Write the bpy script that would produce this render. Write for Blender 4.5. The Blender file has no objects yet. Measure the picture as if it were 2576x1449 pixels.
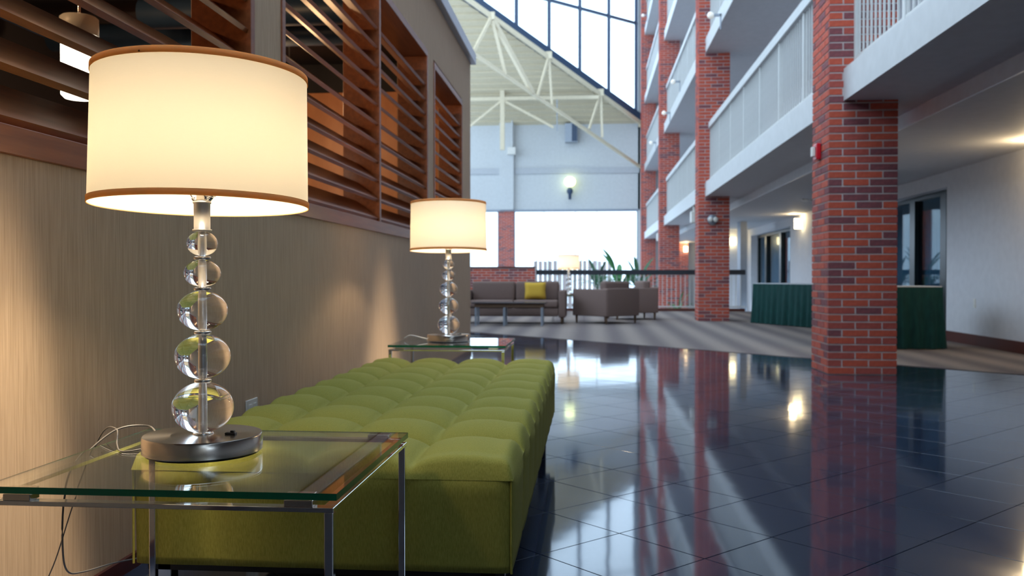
import bpy, bmesh, math, random
from mathutils import Vector, Matrix
random.seed(7)
PI = math.pi
SC = bpy.context.scene
COL = SC.collection
DATA = bpy.data

# ------------------------------------------------------------------ camera
cam_d = DATA.cameras.new('camera')
cam = DATA.objects.new('camera', cam_d)
COL.objects.link(cam)
cam.location = (0, 0, 0.88)
cam.rotation_euler = (math.radians(90 - 0.72), 0, math.radians(4.96))
cam_d.sensor_width = 36
cam_d.lens = 36 * 2260 / 2576
cam_d.clip_start = 0.05
cam_d.clip_end = 300
cam_d.dof.use_dof = True
cam_d.dof.focus_distance = 1.95
cam_d.dof.aperture_fstop = 6.0
SC.camera = cam

# ------------------------------------------------------------------ view + world
SC.view_settings.view_transform = 'Standard'
SC.view_settings.look = 'None'
SC.view_settings.exposure = 0.0
SC.view_settings.gamma = 1.0
SC.view_settings.use_curve_mapping = False
SC.cycles.use_denoising = True
SC.cycles.max_bounces = 14
SC.cycles.transmission_bounces = 14
SC.cycles.transparent_max_bounces = 16
SC.cycles.sample_clamp_indirect = 6
w = DATA.worlds.new('overcast_sky')
SC.world = w
w.use_nodes = True
bg = w.node_tree.nodes['Background']
bg.inputs[0].default_value = (0.62, 0.80, 1.0, 1)
bg.inputs[1].default_value = 3.7

LX = -1.38          # face of the left wall
WX = 4.9            # face of the corridor wall


def light(kind, name, loc, energy, color, size=0.1, rot=None, **kw):
    d = DATA.lights.new(name, kind)
    d.energy = energy
    d.color = color
    if kind == 'AREA':
        d.size = size
    else:
        d.shadow_soft_size = size
    for k, v in kw.items():
        setattr(d, k, v)
    o = DATA.objects.new(name, d)
    COL.objects.link(o)
    o.location = loc
    if rot:
        o.rotation_euler = rot
    return o


WARM = (1.0, 0.72, 0.42)
# two narrow wall washers that hang over the bench from the atrium roof
light('SPOT', 'wall_wash_spot', (LX + 0.9, 5.93, 4.6), 5000, (1.0, 0.8, 0.56), 0.05,
      (0, 0, 0), spot_size=math.radians(29), spot_blend=0.55)
light('SPOT', 'wall_wash_spot', (LX + 0.5, 1.97, 3.0), 1100, (1.0, 0.8, 0.56), 0.04,
      (0, math.radians(5.5), 0), spot_size=math.radians(19), spot_blend=0.6)
# unseen warm lights added to brighten the panelling behind the slatted screens
for yy in (2.6, 5.2, 8.3):
    light('POINT', 'back_room_light', (-3.2, yy, 2.55), 42, (1.0, 0.6, 0.3), 0.12)

# ------------------------------------------------------------------ materials
MATS = {}


def nmat(name):
    m = DATA.materials.new(name)
    m.use_nodes = True
    nt = m.node_tree
    b = nt.nodes['Principled BSDF']
    MATS[name] = m
    return m, nt, b


def setc(b, col, rough=0.5, metal=0.0, spec=0.5):
    b.inputs['Base Color'].default_value = (*col, 1)
    b.inputs['Roughness'].default_value = rough
    b.inputs['Metallic'].default_value = metal
    b.inputs['Specular IOR Level'].default_value = spec


def noise_mat(name, c1, c2, rough=0.6, scale=(4, 4, 4), nscale=5, detail=4, bump=0.0, metal=0, spec=0.5,
              bscale=None, coat=0.0, coords='Object', bdist=0.002):
    m, nt, b = nmat(name)
    setc(b, c1, rough, metal, spec)
    tc = nt.nodes.new('ShaderNodeTexCoord')
    mp = nt.nodes.new('ShaderNodeMapping')
    mp.inputs['Scale'].default_value = scale
    nz = nt.nodes.new('ShaderNodeTexNoise')
    nz.inputs['Scale'].default_value = nscale
    nz.inputs['Detail'].default_value = detail
    rp = nt.nodes.new('ShaderNodeValToRGB')
    rp.color_ramp.elements[0].position = 0.3
    rp.color_ramp.elements[1].position = 0.7
    rp.color_ramp.elements[0].color = (*c1, 1)
    rp.color_ramp.elements[1].color = (*c2, 1)
    nt.links.new(tc.outputs[coords], mp.inputs[0])
    nt.links.new(mp.outputs[0], nz.inputs['Vector'])
    nt.links.new(nz.outputs['Fac'], rp.inputs[0])
    nt.links.new(rp.outputs[0], b.inputs['Base Color'])
    if bump:
        bp = nt.nodes.new('ShaderNodeBump')
        bp.inputs['Strength'].default_value = bump
        bp.inputs['Distance'].default_value = bdist
        nt.links.new(nz.outputs['Fac'], bp.inputs['Height'])
        nt.links.new(bp.outputs[0], b.inputs['Normal'])
    if coat:
        b.inputs['Coat Weight'].default_value = coat
        b.inputs['Coat Roughness'].default_value = 0.15
    return m


def plain(name, col, rough=0.5, metal=0.0, spec=0.5, coat=0):
    return noise_mat(name, col, tuple(c * 0.93 for c in col), rough, (3, 3, 3), 3, 2, 0.0, metal, spec, coat=coat)


plain('white_paint', (0.70, 0.71, 0.70), 0.6)
plain('far_white', (0.57, 0.59, 0.60), 0.6)
plain('far_band', (0.46, 0.48, 0.51), 0.6)
plain('corridor_wall', (0.68, 0.67, 0.69), 0.7)
plain('soffit', (0.54, 0.53, 0.55), 0.7)
plain('bright_trim', (0.88, 0.90, 0.93), 0.3)
plain('fascia', (0.57, 0.58, 0.59), 0.5)
plain('cream_steel', (0.70, 0.61, 0.44), 0.5)
plain('cream_deck', (0.62, 0.54, 0.38), 0.55)
plain('navy_metal', (0.03, 0.06, 0.12), 0.4)
plain('steel_grey', (0.30, 0.34, 0.40), 0.35, 0.4)
plain('rail_paint', (0.60, 0.61, 0.60), 0.45)
plain('dark_rail', (0.015, 0.02, 0.03), 0.3)
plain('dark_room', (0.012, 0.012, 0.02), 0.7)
plain('mortar', (0.60, 0.52, 0.50), 0.9)
plain('white_plastic', (0.75, 0.73, 0.68), 0.4)
plain('black_plastic', (0.01, 0.01, 0.01), 0.35)
plain('red_plastic', (0.55, 0.005, 0.02), 0.2)
plain('cord_grey', (0.12, 0.11, 0.10), 0.35)
plain('lower_floor', (0.55, 0.58, 0.62), 0.4)
plain('baseboard_wood', (0.09, 0.018, 0.012), 0.35)
plain('white_cloth', (0.72, 0.74, 0.78), 0.7)
plain('blue_curtain', (0.22, 0.30, 0.38), 0.8)
plain('dark_frame', (0.012, 0.02, 0.022), 0.3)
plain('table_top_dark', (0.05, 0.04, 0.045), 0.18)
plain('leaf', (0.05, 0.22, 0.06), 0.5)
plain('leaf_dark', (0.03, 0.11, 0.05), 0.5)
plain('stem_brown', (0.12, 0.07, 0.04), 0.8)
plain('terracotta', (0.25, 0.14, 0.10), 0.7)
plain('fence_wood', (0.50, 0.40, 0.37), 0.8)
noise_mat('brick_a', (0.42, 0.065, 0.035), (0.53, 0.095, 0.05), 0.85, (1, 1, 1), 30, 4, 0.4)
noise_mat('brick_b', (0.31, 0.055, 0.04), (0.41, 0.08, 0.06), 0.85, (1, 1, 1), 30, 4, 0.4)
noise_mat('brick_c', (0.15, 0.045, 0.055), (0.24, 0.065, 0.07), 0.85, (1, 1, 1), 30, 4, 0.4)
noise_mat('wall_linen', (0.42, 0.30, 0.195), (0.56, 0.41, 0.28), 0.8, (90, 90, 2.2), 3, 3, 0.25)
noise_mat('taupe_smooth', (0.30, 0.26, 0.21), (0.35, 0.30, 0.25), 0.8, (90, 90, 2.2), 3, 3, 0.1)
noise_mat('wood_red', (0.19, 0.048, 0.013), (0.28, 0.08, 0.022), 0.4, (14, 1.0, 14), 3, 5, 0.05, spec=0.35, coat=0.3)
noise_mat('wood_panel', (0.50, 0.19, 0.08), (0.62, 0.27, 0.12), 0.4, (2, 2, 1), 3, 5)
noise_mat('green_weave', (0.22, 0.21, 0.036), (0.30, 0.285, 0.062), 0.85, (160, 160, 25), 3, 2, 0.5, spec=0.2, bdist=0.001)
noise_mat('sofa_fabric', (0.16, 0.108, 0.095), (0.21, 0.148, 0.13), 0.9, (60, 60, 60), 3, 2, 0.2, spec=0.2)
noise_mat('pillow_yellow', (0.52, 0.32, 0.04), (0.62, 0.40, 0.06), 0.9, (60, 60, 60), 3, 2, 0.3, spec=0.2)
noise_mat('green_skirt', (0.002, 0.036, 0.034), (0.004, 0.055, 0.05), 0.75, (10, 10, 2), 3, 2, 0.1, spec=0.3)


def tile_mat():
    m, nt, b = nmat('tile_granite')
    setc(b, (0.02, 0.024, 0.032), 0.065, 0, 0.38)
    tc = nt.nodes.new('ShaderNodeTexCoord')
    nz = nt.nodes.new('ShaderNodeTexNoise')
    nz.inputs['Scale'].default_value = 30
    nz.inputs['Detail'].default_value = 6
    rp = nt.nodes.new('ShaderNodeValToRGB')
    rp.color_ramp.elements[0].position = 0.35
    rp.color_ramp.elements[1].position = 0.75
    rp.color_ramp.elements[0].color = (0.014, 0.022, 0.042, 1)
    rp.color_ramp.elements[1].color = (0.032, 0.046, 0.082, 1)
    nt.links.new(tc.outputs['Generated'], nz.inputs['Vector'])
    nt.links.new(nz.outputs['Fac'], rp.inputs[0])
    nt.links.new(rp.outputs[0], b.inputs['Base Color'])
    # very slight waviness of the polish
    n2 = nt.nodes.new('ShaderNodeTexNoise')
    n2.inputs['Scale'].default_value = 2.2
    n2.inputs['Detail'].default_value = 2
    ge = nt.nodes.new('ShaderNodeNewGeometry')
    nt.links.new(ge.outputs['Position'], n2.inputs['Vector'])
    bp = nt.nodes.new('ShaderNodeBump')
    bp.inputs['Strength'].default_value = 0.08
    bp.inputs['Distance'].default_value = 0.01
    nt.links.new(n2.outputs['Fac'], bp.inputs['Height'])
    nt.links.new(bp.outputs[0], b.inputs['Normal'])
    b.inputs['IOR'].default_value = 1.65


tile_mat()
plain('grout', (0.016, 0.018, 0.022), 0.8)


def carpet_mat():
    m, nt, b = nmat('striped_carpet')
    setc(b, (0.2, 0.17, 0.16), 0.95, 0, 0.1)
    tc = nt.nodes.new('ShaderNodeTexCoord')
    sp = nt.nodes.new('ShaderNodeSeparateXYZ')
    mt = nt.nodes.new('ShaderNodeMath'); mt.operation = 'MULTIPLY'; mt.inputs[1].default_value = 2 * PI / 0.5
    sn = nt.nodes.new('ShaderNodeMath'); sn.operation = 'SINE'
    nz = nt.nodes.new('ShaderNodeTexNoise'); nz.inputs['Scale'].default_value = 22; nz.inputs['Detail'].default_value = 3
    ad = nt.nodes.new('ShaderNodeMath'); ad.operation = 'MULTIPLY_ADD'; ad.inputs[1].default_value = 0.32; ad.inputs[2].default_value = 0.25
    a2 = nt.nodes.new('ShaderNodeMath'); a2.operation = 'ADD'
    ms = nt.nodes.new('ShaderNodeMath'); ms.operation = 'MULTIPLY'; ms.inputs[1].default_value = 0.5
    rp = nt.nodes.new('ShaderNodeValToRGB')
    rp.color_ramp.elements[0].position = 0.2
    rp.color_ramp.elements[1].position = 0.8
    rp.color_ramp.elements[0].color = (0.15, 0.125, 0.125, 1)
    rp.color_ramp.elements[1].color = (0.25, 0.21, 0.19, 1)
    nt.links.new(tc.outputs['Object'], sp.inputs[0])
    nt.links.new(sp.outputs[0], mt.inputs[0])
    nt.links.new(mt.outputs[0], sn.inputs[0])
    nt.links.new(sn.outputs[0], ad.inputs[0])
    nt.links.new(tc.outputs['Object'], nz.inputs['Vector'])
    nt.links.new(nz.outputs['Fac'], ms.inputs[0])
    nt.links.new(ad.outputs[0], a2.inputs[0])
    nt.links.new(ms.outputs[0], a2.inputs[1])
    nt.links.new(a2.outputs[0], rp.inputs[0])
    nt.links.new(rp.outputs[0], b.inputs['Base Color'])


carpet_mat()

m, nt, b = nmat('chrome')
setc(b, (0.82, 0.83, 0.85), 0.06, 1.0)
m, nt, b = nmat('brushed_nickel')
setc(b, (0.74, 0.67, 0.59), 0.2, 1.0)
b.inputs['Anisotropic'].default_value = 0.6
tg = nt.nodes.new('ShaderNodeTangent'); tg.direction_type = 'RADIAL'; tg.axis = 'Z'
nt.links.new(tg.outputs[0], b.inputs['Tangent'])
m, nt, b = nmat('satin_neck')
setc(b, (0.85, 0.81, 0.76), 0.42, 0.9)
m, nt, b = nmat('cap_metal')
setc(b, (0.42, 0.45, 0.52), 0.35, 0.6)


def glass_mat(name, col, ior, vol=None, dens=0):
    m, nt, b = nmat(name)
    setc(b, col, 0.0)
    b.inputs['Transmission Weight'].default_value = 1
    b.inputs['IOR'].default_value = ior
    if vol:
        v = nt.nodes.new('ShaderNodeVolumeAbsorption')
        v.inputs['Color'].default_value = (*vol, 1)
        v.inputs['Density'].default_value = dens
        nt.links.new(v.outputs[0], nt.nodes['Material Output'].inputs['Volume'])


glass_mat('crystal', (1, 1, 1), 1.48)
m, nt, b = nmat('ground_edge')
setc(b, (0.004, 0.17, 0.075), 0.18, 0, 0.6)
b.inputs['Transmission Weight'].default_value = 0.25
glass_mat('green_glass', (1, 1, 1), 1.5, (0.25, 0.95, 0.65), 4)


def pane_mat(name, tint=(1, 1, 1), refl=0.08, graze=0.9):
    m, nt, b = nmat(name)
    out = nt.nodes['Material Output']
    tr = nt.nodes.new('ShaderNodeBsdfTransparent'); tr.inputs[0].default_value = (*tint, 1)
    gl = nt.nodes.new('ShaderNodeBsdfGlossy'); gl.inputs['Roughness'].default_value = 0.02
    lw = nt.nodes.new('ShaderNodeLayerWeight'); lw.inputs[0].default_value = 0.5
    pw = nt.nodes.new('ShaderNodeMath'); pw.operation = 'POWER'; pw.inputs[1].default_value = 5
    fr = nt.nodes.new('ShaderNodeMath'); fr.operation = 'MULTIPLY_ADD'; fr.inputs[1].default_value = graze; fr.inputs[2].default_value = refl / 2
    nt.links.new(lw.outputs['Facing'], pw.inputs[0]); nt.links.new(pw.outputs[0], fr.inputs[0])
    mx = nt.nodes.new('ShaderNodeMixShader')
    nt.links.new(fr.outputs[0], mx.inputs[0])
    nt.links.new(tr.outputs[0], mx.inputs[1])
    nt.links.new(gl.outputs[0], mx.inputs[2])
    nt.links.new(mx.outputs[0], out.inputs[0])


pane_mat('window_glass', (0.97, 0.99, 1.0))
pane_mat('door_glass', (0.62, 0.76, 0.82), 0.05, 0.35)


def cloth_trans(name, col, tr_fac, tcol):
    m, nt, b = nmat(name)
    out = nt.nodes['Material Output']
    tc = nt.nodes.new('ShaderNodeTexCoord')
    mp = nt.nodes.new('ShaderNodeMapping'); mp.inputs['Scale'].default_value = (30, 30, 260)
    nz = nt.nodes.new('ShaderNodeTexNoise'); nz.inputs['Scale'].default_value = 3
    hs = nt.nodes.new('ShaderNodeMixRGB'); hs.blend_type = 'MULTIPLY'; hs.inputs[0].default_value = 0.12
    hs.inputs[1].default_value = (*tcol, 1)
    df = nt.nodes.new('ShaderNodeBsdfDiffuse'); df.inputs[0].default_value = (*col, 1)
    tl = nt.nodes.new('ShaderNodeBsdfTranslucent')
    mx = nt.nodes.new('ShaderNodeMixShader'); mx.inputs[0].default_value = tr_fac
    nt.links.new(tc.outputs['Object'], mp.inputs[0]); nt.links.new(mp.outputs[0], nz.inputs['Vector'])
    nt.links.new(nz.outputs['Fac'], hs.inputs[2]); nt.links.new(hs.outputs[0], tl.inputs[0])
    nt.links.new(df.outputs[0], mx.inputs[1]); nt.links.new(tl.outputs[0], mx.inputs[2])
    nt.links.new(mx.outputs[0], out.inputs[0])


cloth_trans('shade_fabric', (0.86, 0.82, 0.74), 0.23, (0.95, 0.86, 0.68))
cloth_trans('shade_trim', (0.80, 0.56, 0.28), 0.5, (0.95, 0.62, 0.28))


def emit(name, col, strength):
    m, nt, b = nmat(name)
    setc(b, (0.8, 0.8, 0.8), 0.4)
    b.inputs['Emission Color'].default_value = (*col, 1)
    b.inputs['Emission Strength'].default_value = strength


emit('bulb_glow', (1.0, 0.79, 0.52), 215)
emit('pendant_glow', (1.0, 0.92, 0.72), 5)
emit('sconce_glow', (1.0, 0.83, 0.45), 9)
emit('globe_glow', (0.9, 1.0, 0.4), 3.5)
emit('small_glow', (1.0, 0.85, 0.5), 0.25)


# ------------------------------------------------------------------ mesh helpers
class MB:
    def __init__(s):
        s.v = []; s.f = []; s.sm = []

    def add(s, vs, fs, smooth=False):
        n = len(s.v)
        s.v += [tuple(v) for v in vs]
        s.f += [tuple(i + n for i in f) for f in fs]
        s.sm += [smooth] * len(fs)
        return s

    def box(s, x0, x1, y0, y1, z0, z1, M=None):
        vs = [(x, y, z) for x in (x0, x1) for y in (y0, y1) for z in (z0, z1)]
        if M is not None:
            vs = [tuple(M @ Vector(v)) for v in vs]
        return s.add(vs, [(0, 1, 3, 2), (4, 6, 7, 5), (0, 4, 5, 1), (2, 3, 7, 6), (0, 2, 6, 4), (1, 5, 7, 3)])

    def bar(s, a, b, r, r2=None, sides=4):
        """prism of half-size r (and r2) from a to b"""
        a = Vector(a); b = Vector(b); d = (b - a).normalized()
        up = Vector((0, 0, 1)) if abs(d.z) < 0.95 else Vector((1, 0, 0))
        u = d.cross(up).normalized(); v = d.cross(u).normalized()
        r2 = r2 or r
        if sides == 4:
            offs = [u * r + v * r2, -u * r + v * r2, -u * r - v * r2, u * r - v * r2]
        else:
            offs = [u * r * math.cos(2 * PI * k / sides) + v * r2 * math.sin(2 * PI * k / sides) for k in range(sides)]
        n = len(offs)
        vs = [a + o for o in offs] + [b + o for o in offs]
        fs = [tuple(reversed(range(n))), tuple(range(n, 2 * n))] + [(k, (k + 1) % n, n + (k + 1) % n, n + k) for k in range(n)]
        s.add(vs, fs[:2]); s.add(vs, fs[2:], sides > 4)
        return s

    def lathe(s, prof, n=48, c=(0, 0, 0), smooth=True):
        """profile of (r, z); r == 0 ends are closed with a fan"""
        vs = []; fs = []
        rings = []
        for r, z in prof:
            if r < 1e-6:
                rings.append([len(vs)]); vs.append((c[0], c[1], c[2] + z))
            else:
                rings.append(list(range(len(vs), len(vs) + n)))
                vs += [(c[0] + r * math.cos(2 * PI * k / n), c[1] + r * math.sin(2 * PI * k / n), c[2] + z) for k in range(n)]
        for A, B in zip(rings, rings[1:]):
            for k in range(n):
                k2 = (k + 1) % n
                if len(A) == 1 and len(B) == 1:
                    continue
                if len(A) == 1:
                    fs.append((A[0], B[k2], B[k]))
                elif len(B) == 1:
                    fs.append((A[k], A[k2], B[0]))
                else:
                    fs.append((A[k], A[k2], B[k2], B[k]))
        return s.add(vs, fs, smooth)

    def tube(s, pts, r, n=8, closed_ends=True):
        pts = [Vector(p) for p in pts]
        vs = []; fs = []
        for i, p in enumerate(pts):
            d = (pts[min(i + 1, len(pts) - 1)] - pts[max(i - 1, 0)]).normalized()
            up = Vector((0, 0, 1)) if abs(d.z) < 0.9 else Vector((1, 0, 0))
            u = d.cross(up).normalized(); v = d.cross(u).normalized()
            vs += [p + u * r * math.cos(2 * PI * k / n) + v * r * math.sin(2 * PI * k / n) for k in range(n)]
        for i in range(len(pts) - 1):
            for k in range(n):
                fs.append((i * n + k, i * n + (k + 1) % n, (i + 1) * n + (k + 1) % n, (i + 1) * n + k))
        fs.append(tuple(range(n - 1, -1, -1))); fs.append(tuple(range((len(pts) - 1) * n, len(pts) * n)))
        return s.add(vs, fs, True)

    def mesh(s, name, mat):
        me = DATA.meshes.new(name)
        me.from_pydata(s.v, [], s.f)
        me.polygons.foreach_set('use_smooth', s.sm)
        if mat:
            for mm in (mat if isinstance(mat, (list, tuple)) else [mat]):
                me.materials.append(MATS[mm])
        me.update()
        bm = bmesh.new(); bm.from_mesh(me)
        bmesh.ops.recalc_face_normals(bm, faces=bm.faces)
        bm.to_mesh(me); bm.free()
        return me


def link(name, me, parent=None, loc=None, kind=None):
    o = DATA.objects.new(name, me)
    COL.objects.link(o)
    if parent:
        o.parent = parent
    if loc:
        o.location = loc
    if kind:
        o['kind'] = kind
    return o


def obj(name, mb, mat, parent=None, loc=None, kind=None, bevel=0, label=None, sharp=None):
    o = link(name, mb.mesh(name, mat), parent, loc, kind)
    if bevel:
        md = o.modifiers.new('bevel', 'BEVEL'); md.width = bevel; md.segments = 2; md.limit_method = 'ANGLE'
    if label:
        o['label'] = label
    return o


def struct(name, mb, mat, bevel=0):
    return obj(name, mb, mat, None, None, 'structure', bevel)


def tag(o, label, cat, group=None):
    o['label'] = label; o['category'] = cat
    if group:
        o['group'] = group
    return o


def thing(name, label, cat, loc=(0, 0, 0), rz=0, group=None):
    o = DATA.objects.new(name, None)
    COL.objects.link(o)
    o.empty_display_size = 0.1
    o.location = loc; o.rotation_euler = (0, 0, rz)
    return tag(o, label, cat, group)


def children(o):
    return [c for c in DATA.objects if c.parent == o]


def copy_tree(o, parent=None):
    c = o.copy(); COL.objects.link(c)
    c.parent = parent
    for ch in children(o):
        copy_tree(ch, c)
    return c


def smoothstep_path(pts, n=8):
    """Catmull-Rom"""
    P = [Vector(p) for p in pts]
    P = [P[0] * 2 - P[1]] + P + [P[-1] * 2 - P[-2]]
    out = []
    for i in range(1, len(P) - 2):
        for k in range(n):
            t = k / n
            a, b, c, d = P[i - 1], P[i], P[i + 1], P[i + 2]
            out.append(0.5 * ((2 * b) + (c - a) * t + (2 * a - 5 * b + 4 * c - d) * t * t + (3 * b - a - 3 * c + d) * t ** 3))
    out.append(P[-2])
    return out


# ------------------------------------------------------------------ floor: diagonal polished tiles
S2 = math.sqrt(2)
TP = 0.363           # tile pitch
U0, V0 = 2.257, -1.751
CARPET_U = 12.28 / S2
floor_base = struct('floor', MB().box(-9, 5.4, -8, 23.1, -0.12, -0.014), 'grout')


def uv2xy(u, v):
    return ((u + v) / S2, (u - v) / S2)


tiles = []
for i in range(-30, 60):
    for j in range(-45, 45):
        u = U0 + i * TP; v = V0 + j * TP
        cx, cy = uv2xy(u + TP / 2, v + TP / 2)
        if cx < LX - 0.15 or cx > 5.2 or cy < -1.5 or u + TP > CARPET_U + 0.001:
            continue
        ang = math.degrees(math.atan2(cx, max(cy, 0.01)))
        invis = cy < 1.3 or ang < -5 - 30.5 or ang > 26.5 or (cx < -0.25 and 1.9 < cy < 4.8)
        tiles.append((invis, math.hypot(cx, cy), u, v))
tiles.sort()
# one shared tile mesh, bevelled edge, thin gap to its neighbours
g = 0.0016
h = TP / 2 - g
tm = MB()
vs = []
for (rr, z) in ((h, -0.012), (h, -0.0008), (h - 0.0008, 0.0)):
    for (a, b2) in ((-1, -1), (1, -1), (1, 1), (-1, 1)):
        vs.append((a * rr, b2 * rr, z))
fs = [(8, 9, 10, 11)]
for k in range(4):
    k2 = (k + 1) % 4
    fs += [(k, k2, 4 + k2, 4 + k), (4 + k, 4 + k2, 8 + k2, 8 + k)]
tm.add(vs, fs)
tile_me = tm.mesh('floor_tile', 'tile_granite')
rest = MB()
cnt = 0
for invis, dist, u, v in tiles:
    cx, cy = uv2xy(u + TP / 2, v + TP / 2)
    if not invis and cnt < 295:
        o = link('floor_tile', tile_me, floor_base, (cx, cy, random.uniform(-0.0003, 0.0)))
        o.rotation_euler = (random.uniform(-1, 1) * 0.0006, random.uniform(-1, 1) * 0.0006, PI / 4)
        cnt += 1
    else:
        M = Matrix.Translation((cx, cy, 0)) @ Matrix.Rotation(PI / 4, 4, 'Z')
        rest.add([tuple(M @ Vector(p)) for p in vs], fs)
# clipped border strip along the carpet and the unseen rest
lastu = U0 + TP * math.floor((CARPET_U - U0) / TP)
a0, a1 = uv2xy(lastu + g, -12), uv2xy(lastu + g, 2.2)
b0, b1 = uv2xy(CARPET_U, -12), uv2xy(CARPET_U, 2.2)
rest.add([(*a0, -0.001), (*a1, -0.001), (*b1, -0.001), (*b0, -0.001), (*a0, -.012), (*a1, -.012), (*b1, -.012), (*b0, -.012)],
         [(0, 1, 2, 3), (4, 7, 6, 5), (0, 4, 5, 1), (1, 5, 6, 2), (2, 6, 7, 3), (3, 7, 4, 0)])
rest.box(LX - .3, 5.4, -8, -1.6, -0.012, -0.001)
obj('floor_tile', rest, 'tile_granite', floor_base, kind='stuff')

# carpet beyond the diagonal line
cp = MB()
yA = 12.28 - (-9); poly = [(-9, 12.28 + 9), (WX - .02, 12.28 - WX + .02), (WX - .02, 23.1), (-9, 23.1)]
cp.add([(x, y, 0.004) for x, y in poly] + [(x, y, -0.02) for x, y in poly],
       [(0, 1, 2, 3), (7, 6, 5, 4), (0, 4, 5, 1), (1, 5, 6, 2), (2, 6, 7, 3), (3, 7, 4, 0)])
tag(obj('carpet', cp, 'striped_carpet'), 'taupe and grey striped carpet beyond the dark polished tiles', 'carpet')
# sunken floor beyond the railing, curb under the railing
struct('floor_lower', MB().box(-9, 5.4, 23.3, 39, -0.95, -0.85), 'lower_floor')
struct('trim_1', MB().box(-1.4, 3.9, 23.08, 23.32, -0.9, 0.07), 'baseboard_wood')

# ------------------------------------------------------------------ left wall with its screen openings
WB = LX - 0.26
O1, O2, O3 = (-0.04, 3.6), (3.93, 7.57), (7.87, 9.64)
ZB, ZT = 1.17, 2.80
YE = 10.33
mb = MB()
mb.box(WB, LX, -8, YE, 0, ZB)
mb.box(WB, LX, -8, YE, ZT, 3.34)
for a, b_ in ((-8, O1[0]), (O1[1], O2[0]), (O2[1], O3[0]), (O3[1], YE)):
    mb.box(WB, LX, a, b_, ZB, ZT)
struct('wall_left', mb, 'wall_linen')
struct('trim_2', MB().box(WB - 0.05, LX + 0.06, -8, YE + 0.06, 3.34, 3.46), 'cap_metal', 0.005)
struct('baseboard_left', MB().box(LX, LX + 0.012, -8, YE, 0, 0.045), 'baseboard_wood')
# room behind the screens: back, near and end walls, ceiling, and the wood panelling on its end wall
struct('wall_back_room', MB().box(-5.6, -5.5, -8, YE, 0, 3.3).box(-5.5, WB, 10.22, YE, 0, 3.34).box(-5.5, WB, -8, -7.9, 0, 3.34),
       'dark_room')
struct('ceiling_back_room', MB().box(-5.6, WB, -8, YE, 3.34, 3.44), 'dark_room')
pn = thing('wood_panelling', 'orange-brown wood panelling on the end wall seen through the screens', 'panelling', (-3.6, 10.2, 0))
for k in range(4):
    xx = -1.9 + k * 0.98
    obj('panel', MB().box(xx + 0.004, xx + 0.972, -0.03, 0.0, 0.02, 3.0), 'wood_panel', pn, bevel=0.003)
# a couple of ducts high in the dark room
du = thing('ceiling_duct', 'dark ducts under the ceiling of the room behind the screens', 'duct', (-3.4, 5, 3.1))
for k, zz in ((0, 0.0), (1, -0.1)):
    obj('duct', MB().bar((-1.6 + k * 1.4, 3.0 - k, zz), (1.6, 3.0 - k, zz), 0.12, sides=16), 'navy_metal', du)

SLATP = 0.1245


def screen(label, y0, y1, divs, zt=ZT):
    ln = y1 - y0
    t = thing('slatted_screen', label, 'wooden screen', (LX, y0, ZB), 0, 'slatted wooden screens in the left wall')
    H = zt - ZB
    f = 0.045
    obj('bottom_rail', MB().box(-0.245, 0.008, 0, ln, 0.0, 0.072), 'wood_red', t, bevel=0.003)
    obj('top_rail', MB().box(-0.245, 0.008, 0, ln, H - 0.055, H), 'wood_red', t, bevel=0.003)
    obj('stile', MB().box(-0.245, 0.008, 0, f, 0.072, H - 0.055), 'wood_red', t, bevel=0.003)
    obj('stile', MB().box(-0.245, 0.008, ln - f, ln, 0.072, H - 0.055), 'wood_red', t, bevel=0.003)
    cuts = [f] + [d - y0 for d in divs] + [ln - f]
    for d in divs:
        obj('divider', MB().box(-0.24, 0.004, d - y0 - 0.022, d - y0 + 0.022, 0.072, H - 0.055), 'wood_red', t, bevel=0.003)
    n = 0
    for a, b_ in zip(cuts, cuts[1:]):
        a2 = a + (0.022 if a != cuts[0] else 0.001); b2 = b_ - (0.022 if b_ != cuts[-1] else 0.001)
        me = None
        for k in range(0, 14):
            z = 1.247 + SLATP * k - ZB
            if z > H - 0.2:
                break
            if me is None:
                # tilted board: lower edge at the front, rear edge raised
                ct_, st_ = math.cos(math.radians(38)), math.sin(math.radians(38))
                wd, th = 0.195, 0.019
                prof = [(-0.014, 0.0), (-0.014 + th * st_, th * ct_), (-0.014 + th * st_ - wd * ct_, th * ct_ + wd * st_), (-0.014 - wd * ct_, wd * st_)]
                q = len(prof)
                vv = [(x, a2, zz) for x, zz in prof] + [(x, b2, zz) for x, zz in prof]
                ff = [(i, (i + 1) % q, q + (i + 1) % q, q + i) for i in range(q)]
                ff += [(0, 3, 2, 1), (q, q + 1, q + 2, q + 3)]
                m_ = MB().add(vv, ff)
                me = m_.mesh('slat', 'wood_red')
            link('slat', me, t, (0, 0, z))
    return t


screen('slatted dark red wood screen behind the nearest table lamp', O1[0], O1[1], [1.78])
screen('wide slatted wood screen between the two wall piers, above the green bench', O2[0], O2[1], [5.83])
screen('small slatted wood screen nearest the end of the left wall', O3[0], O3[1], [], 2.78)

# pendants in the back room
def pendant(y, x, label):
    t = thing('pendant_lamp', label, 'pendant lamp', (x, y, 3.34), 0, 'pendant lamps behind the screens')
    obj('rod', MB().bar((0, 0, 0), (0, 0, -1.32), 0.007, sides=8), 'chrome', t)
    obj('canopy', MB().lathe([(0, 0), (0.05, 0), (0.05, -0.03), (0, -0.03)], 24), 'chrome', t)
    cc = MB().lathe([(0, -1.335), (0.07, -1.338), (0.078, -1.345), (0.078, -1.42), (0, -1.42)], 32)
    obj('cap', cc, 'white_plastic', t)
    obj('glass_cylinder', MB().lathe([(0, -1.42), (0.074, -1.42), (0.074, -1.675), (0.06, -1.69), (0, -1.695)], 32), 'pendant_glow', t)
    return t


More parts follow.
